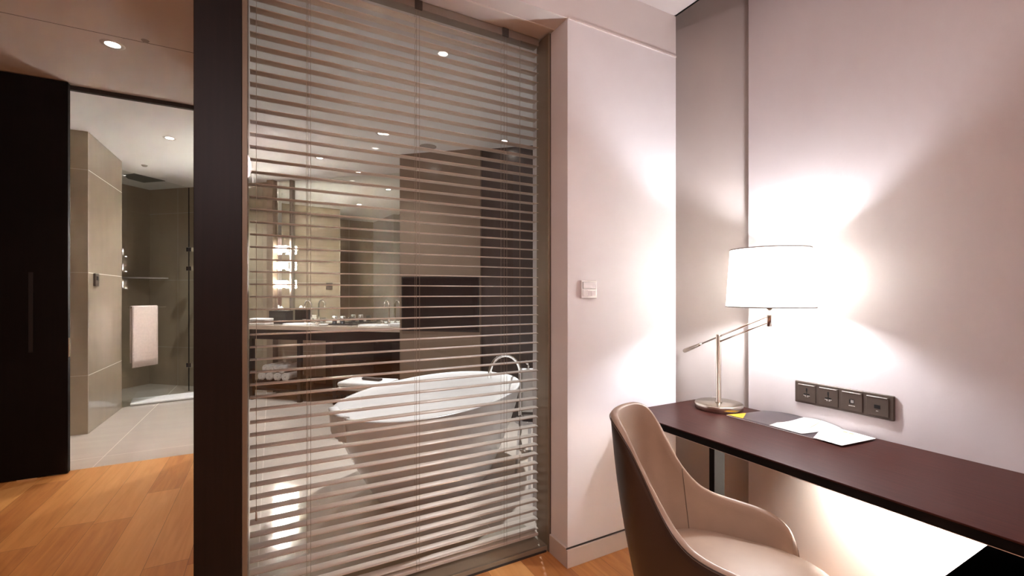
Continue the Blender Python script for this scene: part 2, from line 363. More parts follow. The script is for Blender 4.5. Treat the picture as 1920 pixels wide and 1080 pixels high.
# interior window: frame, two panes
wn = thing('window_1', (0.6, 2.05, 0), 'tall interior window between bedroom and bathroom', 'window'); wn['kind'] = 'structure'; del wn['category']
f = MB(); f.box(1.309, 1.3215, 2.005, 2.125, 0.0, 2.79); obj('window_frame', f, frame_m, wn, bevel=.001)
f = MB(); f.box(-0.1003, -0.083, 2.005, 2.125, 0.0, 2.79); obj('window_frame', f, frame_m, wn, bevel=.001)
f = MB(); f.box(-0.083, 1.309, 2.017, 2.30, 0.0, 0.030); obj('window_sill', f, sill_m, wn, bevel=.001)
f = MB(); f.box(-0.09, 1.30, 2.010, 2.018, 0.0, 0.008); obj('window_joint', f, dark_line, wn)
f = MB(); f.box(-0.083, 1.309, 2.020, 2.028, 0.030, 2.79); obj('window_pane', f, pane, wn)
f = MB(); f.box(-0.165, 1.45, 2.275, 2.283, 0.030, 2.80); obj('window_pane', f, pane, wn)
f = MB(); f.box(1.3205, 1.3225, 2.0, 2.006, 0.0, 2.79); obj('window_joint', f, dark_line, wn)

# ================================================================== VENETIAN BLIND
bl = thing('venetian_blind', (0.6, 2.115, 0.04), 'wide beige venetian blind hanging inside the tall interior window', 'blind')
bx0, bx1 = -0.078, 1.300; YB = 2.115
sl = MB(); z = 1.170 - 21 * .0515
zs = []
while z < 2.735:
    zs.append(z); z += .0515
for z in zs:
    if z < 0.075: continue
    rows = []
    for s_ in range(7):
        t = -1 + 2 * s_ / 6; y = YB + t * .0235; zz = z + .0028 * (1 - t * t) + t * 0.0005
        rows.append([Vector((bx0, y, zz)), Vector((bx1, y, zz))])
    for s_ in range(6, -1, -1):
        t = -1 + 2 * s_ / 6; y = YB + t * .0235; zz = z + .0028 * (1 - t * t) + t * 0.0005 - .0026
        rows.append([Vector((bx0, y, zz)), Vector((bx1, y, zz))])
    rows.append(rows[0]); sl.loft(rows)
    n = len(rows) - 1
    for e, k in ((0, 0), (1, 1)): sl.add([r[e] for r in rows[:-1]], [tuple(range(n)) if e else tuple(range(n))[::-1]])
obj('slats', sl, slat_m, bl)
f = MB(); f.box(bx0, bx1, YB - .024, YB + .024, .050, .066); obj('bottom_rail', f, slat_m, bl, bevel=.003)
f = MB(); f.box(bx0, bx1, YB - .028, YB + .028, 2.758, 2.798); obj('headrail', f, rail_m, bl, bevel=.002)
for x in (0.136, 0.614, 1.088):
    f = MB()
    for dx, dy in ((-.004, -.0265), (.004, .0265), (0.012, -.0262)): f.tube([(x + dx, YB + dy, .06), (x + dx, YB + dy, 2.76)], .0008, 5)
    for z in zs:
        if z > .075: f.tube([(x - .004, YB - .0265, z - .004), (x + .004, YB + .0265, z - .003)], .0006, 4)
    obj('ladder_cord', f, cord_m, bl)
for x in (-0.055, 1.18):
    f = MB(); f.tube([(x, YB - .027, .5 if x < 0 else .06), (x, YB - .027, 2.76)], .0010, 5)
    if x < 0: f.lathe([(.0, .0), (.004, .005), (.003, .04), (0, .045)], (x, YB - .027, .46), 8)
    obj('lift_cord', f, cord_m, bl)
for x in (0.62, 1.09):
    f = MB(); f.box(x - .018, x + .018, YB - .036, YB - .027, 2.752, 2.795); obj('bracket', f, dark_line, bl, bevel=.001)

# ================================================================== DESK
dk = thing('desk', (2.01, 0.4, 0), 'long dark brown wall desk with black edge under the lamp', 'desk')
DX0, DX1, DY0, DY1 = 1.690, 2.349, -1.2, 1.835
f = MB(); f.prism([(DX0, DY0), (DX1, DY0), (DX1, 1.5), (2.345, 1.70), (2.29, DY1), (DX0, DY1)], .744, .75); obj('desktop', f, deskwood, dk, bevel=.0015)
f = MB(); f.prism([(DX0 + .002, DY0), (DX1, DY0), (DX1, 1.5), (2.345, 1.70), (2.29, DY1 - .001), (DX0 + .002, DY1 - .001)], .714, .744); obj('edge_band', f, deskedge, dk)
f = MB(); f.box(DX0 + .004, DX0 + .010, DY0, DY1 - .001, .711, .714); obj('edge_trim', f, trim_m, dk)
for x in (1.702,):
    f = MB(); f.box(x, x + .068, 1.283, 1.309, 0, .714); obj('leg', f, steel if x < 2 else steel, dk, bevel=.001)
f = MB(); f.box(1.7006, 1.702, 1.2832, 1.3088, 0, .713); obj('leg_shaded_side', f, deskedge, dk)  # thin black sheet paints in the shade on the leg's unlit side
cb = thing('cabinet', (2.03, 0.0, 0), 'black low cabinet under the near end of the desk', 'cabinet')
f = MB(); f.box(1.73, 2.345, -0.6, .545,   .02, .553); obj('body', f, cab_m, cb, bevel=.002)
f = MB(); f.box(1.712, 1.729, -0.59, -0.03, .04, .54); obj('door', f, black, cb, bevel=.001)
f = MB(); f.box(1.712, 1.729, -0.02, .535, .04, .54); obj('door', f, black, cb, bevel=.001)
us = thing('strip_light', (2.2, 0.95, .69), 'slim white strip light glowing under the desktop by the wall', 'light')
f = MB(); f.box(2.12, 2.175, .56, 1.02, .703, .7138); f.box(2.12, 2.126, .56, 1.02, .655, .703); f.box(2.12, 2.20, .548, .556, .615, .7138); obj('shielded_housing', f, black, us)  # front lip and deep end plate added to keep light off chair and cabinet
f = MB(); f.box(2.143, 2.172, .565, 1.015, .697, .7031); obj('lens', f, strip_em, us)
lamp('strip_lamp', 'AREA', (2.1575, 0.79, .685), P_STRIP, (1, .93, .80), us, rot=(0, R(-52), 0), shape='RECTANGLE', size=.03, size_y=.45, spread=R(110))

# ================================================================== CHAIR
CH = (1.305, 0.986); hd = R(150); dF = Vector((math.sin(hd), math.cos(hd), 0)); dS = Vector((math.cos(hd) * -1, math.sin(hd), 0)) * 1.0
# dS points to the desk side
dS = Vector((-dF.y, dF.x, 0)); 
ch = thing('office_chair', (CH[0], CH[1], 0), 'taupe leather shell chair with curved arms pushed beside the desk', 'chair')
def cl(s_, d_, z): return Vector((CH[0], CH[1], 0)) + dS * s_ + dF * d_ + Vector((0, 0, z))
rim = [(0, -.350, .955), (.075, -.338, .958), (.144, -.308, .956), (.182, -.266, .936), (.190, -.224, .878), (.184, -.188, .810), (.190, -.141, .708), (.212, -.09, .648), (.236, -.045, .622), (.252, .005, .608), (.258, .075, .600), (.259, .135, .592), (.260, .185, .575), (.259, .222, .545), (.255, .240, .500), (.248, .245, .455)]
base = [(0, -.245), (.070, -.240), (.120, -.222), (.152, -.195), (.170, -.165), (.180, -.135), (.190, -.10), (.200, -.06), (.208, -.02), (.215, .03), (.220, .08), (.224, .125), (.226, .16), (.227, .19), (.228, .205), (.228, .212)]
def smooth_chain(P, k=1):
    for _ in range(k):
        P = [P[0]] + [tuple(0.25 * P[i - 1][j] + 0.5 * P[i][j] + 0.25 * P[i + 1][j] for j in range(len(P[i]))) for i in range(1, len(P) - 1)] + [P[-1]]
    return P
full_r = [(-s_, d_, z) for s_, d_, z in rim[:0:-1]] + rim
full_b = [(-s_, d_) for s_, d_ in base[:0:-1]] + base
full_r = smooth_chain(full_r, 1)
def catmull(P, k=3):
    out = []; m = len(P)
    for i in range(m - 1):
        p0, p1, p2, p3 = P[max(i - 1, 0)], P[i], P[i + 1], P[min(i + 2, m - 1)]
        for j in range(k):
            t = j / k
            out.append(tuple(.5 * (2 * p1[c] + (p2[c] - p0[c]) * t + (2 * p0[c] - 5 * p1[c] + 4 * p2[c] - p3[c]) * t * t + (3 * p1[c] - p0[c] - 3 * p2[c] + p3[c]) * t ** 3) for c in range(len(p1))))
    return out + [P[-1]]
full_r = catmull(full_r); full_b = catmull(full_b)
N = len(full_r); T = .026
def normal_in(i):
    a = full_r[max(i - 1, 0)]; b = full_r[min(i + 1, N - 1)]; t = Vector((b[0] - a[0], b[1] - a[1], 0))
    t = t.normalized() if t.length > 1e-6 else Vector((0, 1, 0)); n = Vector((-t.y, t.x, 0))
    return n if n.dot(Vector((0 - full_r[i][0], 0.05 - full_r[i][1], 0))) > 0 else -n
outer = []; inner = []
for i in range(N):
    r_, b_ = full_r[i], full_b[i]; zb = .375; n = normal_in(i); oc = []; ic = []
    for k in range(9):
        t = k / 8; e = t ** 1.0; blg = math.sin(math.pi * t) * .012
        p = Vector((r_[0] * (1 - e) + b_[0] * e, r_[1] * (1 - e) + b_[1] * e, r_[2] * (1 - t) + zb * t)) - n * blg
        oc.append(p); q = p + n * T
        if k == 8: q = p + n * T
        ic.append(q)
    outer.append(oc); inner.append(ic)
sh = MB(); ln = MB(); rows = []; rowo = []
for i in range(N):
    n = normal_in(i); top = Vector(full_r[i])
    rowo.append([cl(*p) for p in outer[i][::-1]])
    rows.append([cl(*p) for p in [outer[i][0] + Vector((0, 0, .0004)), top + n * (T * .18) + Vector((0, 0, .006)), top + n * (T * .5) + Vector((0, 0, .009)), top + n * (T * .82) + Vector((0, 0, .006))] + inner[i]])
# outer skin: a 6 mm thick panel following the outside
back = [[cl(*(p + normal_in(i) * .006)) for p in outer[i][::-1]] for i in range(N)]
sh.loft(rowo); sh.loft(back, flip=True)
sh.loft([[r_[-1] for r_ in rowo], [r_[-1] for r_ in back]]); sh.loft([[r_[0] for r_ in rowo], [r_[0] for r_ in back]])
sh.loft([rowo[0], back[0]]); sh.loft([rowo[-1], back[-1]])
obj('outer_shell', sh, leather_dark, ch, label='darker brown leather on the outside of the shell')
hid = [[cl(*(p + normal_in(i) * .007)) for p in outer[i]] for i in range(N)]
ln.loft(rows); ln.loft(hid)
for e in (0, -1):
    a_ = rows[e][4:]; b_ = hid[e]
    ln.loft([a_, b_]); ln.add([b_[0]] + rows[e][:5], [tuple(range(6))])
ln.loft([[r_[-1] for r_ in rows], [h_[-1] for h_ in hid]])
shell = obj('shell', ln, leather, ch)
# bottom pan
pn = MB(); ring0 = [cl(full_b[i][0], full_b[i][1], .376) for i in range(N)]; ring1 = [cl(full_b[i][0] * .8, full_b[i][1] * .8 + .01, .345) for i in range(N)]
front = [cl(s_, .30, .376) for s_ in (.20, .1, 0, -.1, -.20)]; front1 = [cl(s_ * .8, .25, .345) for s_ in (.20, .1, 0, -.1, -.20)]
pn.loft([ring0 + front, ring1 + front1], closed=True); pn.add(ring1 + front1, [tuple(range(N + 5))]); pn.add(ring0 + front, [tuple(range(N + 5))])
obj('seat_pan', pn, leather, ch)
# seat cushion
def sq(a, rx, ry, n_=3.2):
    c_, s_ = math.cos(a), math.sin(a); return (math.copysign(abs(c_) ** (2 / n_), c_) * rx, math.copysign(abs(s_) ** (2 / n_), s_) * ry)
st = MB(); rows = []
for sc, z in ((.90, .378), (.985, .395), (1.0, .43), (1.0, .465), (.975, .488), (.90, .500), (.7, .506), (.4, .508), (.12, .508)):
    rows.append([cl(p[0] * (1 if p[1] < 0 else 1 - .10 * (p[1] / .28) ** 2), p[1] + .075, z) for p in [sq(2 * math.pi * k / 40, .205 * sc, .275 * sc) for k in range(40)]])
st.loft(rows, closed=True); st.add(rows[-1], [tuple(range(40))], True); st.add(rows[0], [tuple(range(40))[::-1]])
obj('seat', st, leather, ch)
sm_ = MB(); sm_.tube([cl(*(Vector(full_r[i]) - normal_in(i) * .002 + Vector((0, 0, -.006)))) for i in range(N)], .0016, 6); obj('seam', sm_, stitch, ch)
for s_ in (-1, 1):
    sm_ = MB(); i = (N - 1) // 2 + s_ * 18
    sm_.tube([cl(*(inner[i][k] + normal_in(i) * .001)) for k in range(0, 7)], .0011, 6); obj('seam', sm_, stitch, ch)
for s_, d_ in ((-.17, -.17), (.17, -.17), (-.18, .24), (.18, .24)):
    f = MB(); f.tube([cl(s_ * .8, d_ * .8, .36), cl(s_ * 1.1, d_ * 1.1, .0)], [.017, .010], 12); obj('leg', f, darkwood, ch)

# ================================================================== DESK LAMP
LB = Vector((2.19, 1.625, .75)); LS = Vector((2.145, 1.311, 0))
dl = thing('desk_lamp', LB, 'swing-arm desk lamp with white drum shade and oval nickel base', 'lamp')
f = MB(); f.lathe([(0, 0), (.119, 0), (.1235, .003), (.1235, .030), (.121, .0335), (.0, .034)], LB, 64); obj('base', f, nickel, dl)
f = MB(); f.lathe([(.017, .034), (.019, .038), (.017, .043), (.0135, .047), (.0135, .41), (.0125, .413), (0, .413)], LB, 24); obj('pole', f, nickel, dl)
a0 = LB + Vector((0, 0, .388)); a1 = Vector((LS.x, LS.y, 1.282)); dirh = Vector((a1.x - a0.x, a1.y - a0.y, 0)); 
slope = (a1.z - a0.z - .012) / dirh.length
hd_ = dirh.normalized(); side = Vector((-hd_.y, hd_.x, 0)) * .011
def armp(t, dz, sd=0): return Vector((a0.x, a0.y, a0.z + dz)) + hd_ * t + Vector((0, 0, slope * t)) + side * sd
f = MB(); f.tube([armp(-.15, .012, 0), armp(dirh.length, .012, 0)], .0048, 10); obj('arm', f, nickel, dl)
f = MB(); f.tube([armp(0, -.018, 0), armp(dirh.length, -.018, 0)], .0048, 10); obj('arm', f, nickel, dl)
f = MB(); f.tube([armp(-.135, .012), armp(-.145, .012), armp(-.262, .012), armp(-.27, .012)], [.006, .009, .0135, .011], 16); obj('counterweight', f, nickel, dl)
f = MB(); f.lathe([(0, 0), (.012, 0), (.012, .092), (.006, .094), (.006, .10), (0, .10)], (LS.x, LS.y, 1.228), 20); obj('stem', f, nickel, dl)
f = MB(); f.lathe([(0, 0), (.030, 0), (.030, .006), (0, .006)], (LS.x, LS.y, 1.322), 24); obj('collar', f, nickel, dl)
f = MB()
ro, rt, z0, z1 = .193, .174, 1.325, 1.606
prof = [(ro, z0), (rt, z1), (rt - .0015, z1), (ro - .0015, z0), (ro, z0)]
f.v = []; n = 96
for r_, z in prof[:4]: f.v += [Vector((LS.x + r_ * math.cos(2 * math.pi * k / n), LS.y + r_ * math.sin(2 * math.pi * k / n), z)) for k in range(n)]
f.f = [(i * n + k, i * n + (k + 1) % n, ((i + 1) % 4) * n + (k + 1) % n, ((i + 1) % 4) * n + k) for i in (0,) for k in range(n)]; f.sm = [True] * n
f.v = f.v[:2 * n]
shd = obj('shade', f, shade_m, dl)
for r_, z in ((ro, z0), (rt, z1)):
    f = MB(); f.tube([(LS.x + r_ * math.cos(2 * math.pi * k / 64), LS.y + r_ * math.sin(2 * math.pi * k / 64), z) for k in range(65)], .0026, 6, cap=False); obj('shade_rim', f, stitch, dl)
for k in range(3):
    a = 2 * math.pi * k / 3 + .4; f = MB(); f.tube([(LS.x, LS.y, 1.335), (LS.x + (ro - .004) * math.cos(a), LS.y + (ro - .004) * math.sin(a), 1.332)], .0015, 6); obj('spoke', f, nickel, dl)
f = MB(); f.lathe([(.014, .065), (.026, .085), (.032, .11), (.028, .135), (.015, .15), (0, .155)], (LS.x, LS.y, 1.33), 12); obj('bulb', f, bulb_m, dl)
f = MB(); f.lathe([(0, 0), (.016, 0), (.016, .064), (0, .064)], (LS.x, LS.y, 1.33), 20); obj('socket', f, nickel, dl)
f = MB(); f.tube([LB + Vector((.10, .06, .012)), LB + Vector((.115, .09, .03)), LB + Vector((.13, .14, .02)), LB + Vector((.12, .17, -.01)), LB + Vector((.12, .20, -.05)), Vector((2.345, 1.815, .5))], .0025, 8); obj('cord', f, mark_m, dl)

# ================================================================== BOOKLETS ON THE DESK
def flat(name, pts, z0, z1, m, parent=None, **kw):
    f = MB(); f.prism(pts, z0, z1); return obj(name, f, m, parent, **kw)
bk = thing('brochure', (2.2, 1.35, .75), 'dark grey glossy brochure with yellow corner lying against the wall by the lamp', 'brochure')
flat('pages', [(2.100, 1.512), (2.340, 1.462), (2.345, 1.05), (2.098, 1.05)], .7502, .7522, paper, bk)
def sheet(c00, c01, c11, c10, lift, m, name, parent, base_z, nx=9, ny=12):
    """curled sheet; c00-c01 near edge (desk front side), c10-c11 the edge along the wall that lifts"""
    f = MB(); rows = []
    c00, c01, c11, c10 = [Vector((*c, 0)) for c in (c00, c01, c11, c10)]
    for i in range(ny + 1):
        t = i / ny; row = []
        for j in range(nx + 1):
            u = j / nx; q = (c00 * (1 - t) + c01 * t) * (1 - u) + (c10 * (1 - t) + c11 * t) * u
            q.z = base_z + lift * (u ** 1.6) * math.sin(math.pi * (.06 + .88 * t)); row.append(q)
        rows.append(row)
    low = [[p_ - Vector((0, 0, .0007)) for p_ in r_] for r_ in rows]
    f.loft(rows); f.loft(low, flip=True)
    f.loft([[r_[0] for r_ in rows], [r_[0] for r_ in low]]); f.loft([[r_[-1] for r_ in rows], [r_[-1] for r_ in low]])
    f.loft([rows[0], low[0]]); f.loft([rows[-1], low[-1]])
    obj(name, f, m, parent); return rows
sheet((2.101, 1.510), (2.101, 1.19), (2.343, 1.16), (2.338, 1.462), .020, paper_dark, 'cover', bk, .7531)
flat('corner_print', [(2.103, 1.509), (2.22, 1.482), (2.108, 1.425)], .7545, .7552, yellow, bk)
flat('cover_edge', [(2.101, 1.19), (2.100, 1.03), (2.20, 1.06), (2.24, 1.19)], .7524, .7531, paper_dark, bk)
p1 = thing('folded_leaflet', (2.2, 1.2, .7545), 'white folded leaflet lying over the dark brochure, nearer the lamp', 'leaflet')
rows = sheet((2.108, 1.290), (2.108, 1.140), (2.345, 1.085), (2.345, 1.315), .020, paper, 'sheet', p1, .7560)
f = MB(); f.tube([rows[9][4] + Vector((0, 0, .0012)), rows[8][7] + Vector((0, 0, .0012)), rows[7][9] + Vector((0, 0, .0012))], .0007, 5); obj('printed_line', f, gold, p1)
p2 = thing('note_card', (2.2, 1.0, .7565), 'white card with small gold print at the near end of the papers', 'card')
flat('card', [(2.090, 1.082), (2.084, .968), (2.318, .945), (2.345, 1.115), (2.23, 1.125)], .7568, .7578, paper, p2)
for k, (x, y) in enumerate(((2.295, 1.065), (2.293, 1.040))): flat('gold_print', [(x, y), (x + .014, y), (x + .014, y - .018), (x, y - .018)], .7579, .7582, gold, p2)

# ================================================================== SOCKET PANEL ON THE DESK WALL
sp = thing('socket_panel', (XW, 1.095, .842), 'dark bronze four-gang socket panel on the wall above the desk', 'socket panel')
SX = XW; y0, y1, z0, z1 = .889, 1.298, .842, .950
f = MB(); f.box(SX - .014, SX, y0, y1, z0, z1); obj('back_plate', f, socket_m, sp, bevel=.004)
gw = (y1 - y0 - .02) / 4
for k in range(4):
    yc = y1 - .012 - gw * (k + .5) + .002; a, b_ = yc - gw * .42, yc + gw * .42
    f = MB(); f.box(SX - .018, SX - .0135, a, b_, z0 + .012, z1 - .012); md = obj('socket_module', f, socket_m, sp, bevel=.0012)
    f = MB(); f.box(SX - .0205, SX - .018, a + .006, b_ - .002, z1 - .0155, z1 - .0135); obj('ridge', f, mark_m, md)
    zc = (z0 + z1) / 2 - .002
    f = MB(); x0_, x1_ = SX - .0188, SX - .0178
    if k < 2:
        f.box(x0_, x1_, yc - .0035, yc + .0035, zc + .010, zc + .026)
        for sg in (-1, 1): f.prism([(0, 0)] * 0 or [(x0_, yc), (x1_, yc), (x1_, yc + .001), (x0_, yc + .001)], zc, zc + .001)
        for sg in (-1, 1): f.box(x0_, x1_, yc + sg * .008 - .0055, yc + sg * .008 + .0055, zc - .008, zc - .001)
        f.box(x0_, x1_, yc - .0015, yc + .0015, zc - .006, zc + .010)
        obj('pin_holes', f, black, md)
        f = MB()
        for sg in (-1, 1): f.box(x0_ - .0003, x1_, yc + sg * .009 - .006, yc + sg * .009 + .006, zc - .0112, zc - .0095)
        for q in range(2): f.box(x0_ - .0003, x1_, yc + (-.008, .002)[q], yc + (-.002, .008)[q], zc - .0165, zc - .0145)
        obj('printed_mark', f, mark_m, md)
    elif k == 2:
        f.box(x0_, x1_, yc - .010, yc + .010, zc - .008, zc + .010); obj('port', f, black, md)
        f = MB()
        for q in range(3): f.box(x0_ - .0004, x1_, yc - .008, yc + .004, zc - .004 + q * .0045, zc - .002 + q * .0045)
        for q in range(5): f.box(x0_ - .0004, x1_, yc - .013 + q * .0052, yc - .0095 + q * .0052, zc - .0195, zc - .0165)
        obj('printed_mark', f, mark_m, md)
    else:
        f.box(x0_, x1_, yc - .011, yc + .011, zc - .009, zc + .007); obj('port', f, black, md)
        f = MB(); f.box(x0_ - .0004, x1_, yc - .004, yc + .004, zc - .020, zc - .0185); obj('printed_mark', f, mark_m, md)

# thermostat / light switch on the end wall
th = thing('wall_thermostat', (1.449, YF, 1.366), 'square silver thermostat with pale display on the white end wall', 'thermostat')
f = MB(); f.box(1.398, 1.499, YF - .014, YF, 1.366, 1.458); obj('plate', f, switch_m, th, bevel=.002)
f = MB(); f.box(1.408, 1.491, YF - .0155, YF - .0135, 1.415, 1.450); obj('display_surround', f, black, th)
f = MB(); f.box(1.4095, 1.4895, YF - .0165, YF - .015, 1.4165, 1.4485); obj('display', f, lcd_m, th)
for k in range(3):
    f = MB(); f.box(1.408 + k * .0275, 1.433 + k * .0275, YF - .0165, YF - .0135, 1.377, 1.407); obj('button', f, lcd_m, th, bevel=.001)

# ================================================================== CEILING LAMPS
def downlight(x, y, z, label, group, power, color, ang=95, r=.042, aim=None):
    t = thing('downlight', (x, y, z), label, 'downlight', group)
    f = MB(); f.lathe([(r * .80, -.002), (r * 1.25, -.004), (r * 1.3, -.001), (r * 1.3, .002), (r * .80, .002)], (x, y, z), 32, cap=False); obj('trim_ring', f, switch_m, t)
    f = MB(); f.lathe([(0, -.0015), (r * .82, -.0015), (r * .82, .001), (0, .001)], (x, y, z), 24); obj('lens', f, lens_m, t)
    if power: lamp('downlight_beam', 'SPOT', (x, y, z - .012), power, color, t, rot=(aim - Vector((x, y, z))).to_track_quat('-Z', 'Y').to_euler() if aim else (0, 0, 0), spot_size=R(ang), spot_blend=.9, shadow_soft_size=.03)
    return t
BG = 'bedroom ceiling downlights'
for i, y in enumerate((1.15, -0.58, -2.2, -3.86)):
    downlight(1.03, y, ZC, ('bedroom downlight reflected large in the glass above the blind', 'second bedroom downlight from the window', 'third bedroom downlight from the window', 'bedroom downlight farthest from the window')[i], BG, P_SPOT_BED * (.45, 1, 1, 1)[i], C_SPOT)
for i, y in enumerate((-1.0, -3.6)):
    downlight(-1.3, y, ZC, ('bedroom downlight over the passage side of the room', 'bedroom downlight in the far back corner')[i], BG, P_SPOT_BED, C_SPOT)
downlight(-0.92, 3.82, ZC, 'downlight in the brown passage ceiling before the sliding door', 'passage lamps', P_SPOT_HALL, C_HALL, 96, .050)
downlight(-0.927, 5.72, ZB, 'downlight in the bathroom ceiling beyond the doorway', 'bathroom ceiling downlights', P_SPOT_BATH * .42, C_BATH, 104, .045)
BL = [((4.04, -2.28), 'bathroom downlight seen just left of the television wall', .7), ((4.54, -1.14), 'bathroom downlight in front of the dark wood wall', 4.6),
      ((4.60, -3.4), 'bathroom downlight above the vanity basins', 1.2), ((4.75, -5.25), 'added downlight, hidden by the pillar, brightening the shower area', 1.3)]  # shower lamp is added behind the pillar to brighten the dim shower
for (v_, w_), lb, k in BL:
    p = vw(v_, w_); downlight(p.x, p.y, ZB, lb, 'bathroom ceiling downlights', P_SPOT_BATH * k, C_BATH, 72 if w_ > -2 else 118, .042, Vector((1.15, 3.15, 0)) if w_ > -2 else None)
cf = thing('fill_lamp', (-.4, -1.3, ZC), 'added round fill lamp, out of view on the passage side of the bedroom', 'fill lamp')  # unseen lamp, added to fill the bedroom with soft light
f = MB(); f.lathe([(0, -.06), (.16, -.055), (.19, -.03), (.19, 0), (0, 0)], (-.4, -1.3, ZC), 40); obj('diffuser', f, mat('opal_glass', (.9, .9, .9), .4, noise=.01, emit=(1, .8, .72), estr=6), cf)
lamp('fill_lamp_light', 'POINT', (-.4, -1.3, ZC - .32), P_FILL, C_FILL, cf, shadow_soft_size=.22)

sn = thing('ceiling_sensor', (-.72, 3.66, ZC), 'tiny dark sensor beside the passage downlight', 'sensor')
f = MB(); f.lathe([(0, -.012), (.012, -.010), (.02, -.003), (.022, 0), (0, 0)], (-.72, 3.66, ZC), 20); obj('sensor_body', f, grille_m, sn)
sn = thing('smoke_detector', (1.07, .40, ZC), 'round ceiling detector with a small lit dot, mirrored in the glass', 'detector')
f = MB(); f.lathe([(0, -.02), (.03, -.018), (.05, -.004), (.052, 0), (0, 0)], (1.07, .40, ZC), 24); obj('detector_body', f, switch_m, sn)
f = MB(); f.lathe([(0, -.024), (.008, -.022), (.008, -.018), (0, -.018)], (1.07, .40, ZC), 12); obj('indicator', f, lens_m, sn)
sn = thing('ceiling_sensor', (-1.40, 7.08, ZB), 'small round sensor on the bathroom ceiling near the shower vent', 'sensor')
f = MB(); f.lathe([(0, -.02), (.02, -.016), (.032, -.003), (.034, 0), (0, 0)], (-1.40, 7.08, ZB), 20); obj('sensor_body', f, grille_m, sn)
p = vw(4.52, -1.99)
sn = thing('ceiling_speaker', (p.x, p.y, ZB), 'round grey speaker grille in the bathroom ceiling by the television wall', 'speaker')
f = MB(); f.lathe([(0, -.004), (.085, -.004), (.092, -.001), (.092, .001), (0, .001)], (p.x, p.y, ZB), 32); obj('grille', f, grille_m, sn)
vt = thing('shower_head_panel', (-1.53, 7.9, ZB), 'dark rectangular panel set in the ceiling over the shower', 'ceiling panel')
f = MB(); f.prism([(-1.757, 7.76), (-1.61, 7.615), (-1.33, 7.90), (-1.62, 8.16), (-1.76, 7.98)], ZB - .006, ZB + .002); obj('panel', f, vent_m, vt)

# ================================================================== BATHTUB
TC = Vector((1.108, 3.21, 0)); ta = math.atan2(.616, .7875)
def tubp(a, k, z, off=0):
    ex = 2.15; c_, s_ = math.cos(a), math.sin(a)
    x = math.copysign(abs(c_) ** (2 / ex), c_) * (.88 * k - off); y = math.copysign(abs(s_) ** (2 / ex), s_) * (.545 * k - off)
    return Vector((TC.x + x * math.cos(ta) - y * math.sin(ta), TC.y + x * math.sin(ta) + y * math.cos(ta), z))
tb = thing('bathtub', TC, 'white oval freestanding bathtub tapering to the floor behind the blind', 'bathtub')
f = MB(); rows = []; nn = 72
ang = [2 * math.pi * k / nn for k in range(nn)]
for z, k in ((0, .60), (.01, .615), (.12, .70), (.25, .79), (.38, .875), (.5, .94), (.60, .978), (.645, .995), (.657, .998)): rows.append([tubp(a, k, z) for a in ang])
rows.append([tubp(a, .998, .661, .006) for a in ang]); rows.append([tubp(a, .998, .661, .020) for a in ang]); rows.append([tubp(a, .998, .655, .027) for a in ang])
for z, k in ((.60, .965), (.5, .925), (.4, .87), (.3, .81), (.22, .74), (.17, .65), (.145, .5), (.14, .3), (.138, .02)): rows.append([tubp(a, k - .0, z, .028) if k > .1 else tubp(a, k, z) for a in ang])
f.loft(rows, closed=True); f.add(rows[0], [tuple(range(nn))]); obj('tub_body', f, tub_m, tb)
f = MB(); f.lathe([(0, 0), (.03, 0), (.032, .004), (0, .006)], (TC.x + .1, TC.y + .08, .139), 20); obj('drain', f, chrome, tb)

def drape(name, pts_rows, th_, m, parent=None):   # cloth grid with thickness
    f = MB(); f.loft(pts_rows); f.loft([[p + Vector((0, 0, th_)) for p in r] for r in pts_rows], flip=True)
    up = [[p + Vector((0, 0, th_)) for p in r] for r in pts_rows]
    f.loft([pts_rows[0], up[0]]); f.loft([pts_rows[-1], up[-1]]); f.loft([[r[0] for r in pts_rows], [r[0] for r in up]]); f.loft([[r[-1] for r in pts_rows], [r[-1] for r in up]])
    return obj(name, f, m, parent)
# towel draped over the left end of the tub
a_c = math.radians(158)
rows = []
for i in range(16):
    t = i / 15; a = a_c - .24 + .50 * t; row = []
    wv = .006 * math.sin(t * 17) + .004 * math.sin(t * 31 + 1)
    for kz in ((.985, .52), (.992, .60), (1.0, .650), (1.003, .668)): row.append(tubp(a, kz[0], kz[1], -.008 - wv))
    row += [tubp(a, .998, .672, .012), tubp(a, .998, .668, .034)]
    for z, k in ((.60, .955), (.5, .915), (.41, .865), (.33, .82), (.26, .76)): row.append(tubp(a + .10 * (.66 - z), k, z + .008, .034 + wv))
    rows.append(row)
f = MB(); f.loft(rows)
tw = obj('bath_towel', f, towel, origin=tuple(tubp(a_c, 1, .67))); s_ = tw.modifiers.new('thick', 'SOLIDIFY'); s_.thickness = .008; s_.offset = 1
tag(tw, 'white towel draped over the left rim of the bathtub', 'towel')

# floor-standing tub filler
FB = Vector((1.965, 3.47, 0)); ft = Vector((1.685, 3.523, .66))
fl = thing('tub_filler', FB, 'chrome floor-standing tap arching over the far end of the bathtub', 'tap')
f = MB(); hx = (ft - FB); hx.z = 0; L_ = hx.length; hx.normalize(); pts = [FB + Vector((0, 0, z)) for z in (0, .3, .6, .68)]
for k in range(1, 13):
    a = math.pi * k / 12; pts.append(FB + hx * (L_ / 2 * (1 - math.cos(a))) + Vector((0, 0, .68 + .165 * math.sin(a))))
pts.append(FB + hx * L_ + Vector((0, 0, .648))); f.tube(pts, .017, 16); obj('spout', f, chrome, fl)
f = MB(); f.lathe([(0, 0), (.05, 0), (.05, .012), (.02, .016), (0, .016)], FB, 24); obj('floor_flange', f, chrome, fl)
f = MB(); f.tube([FB + Vector((-.02, -.02, .52)), FB + Vector((.10, .02, .52))], .018, 14); obj('mixer', f, chrome, fl)
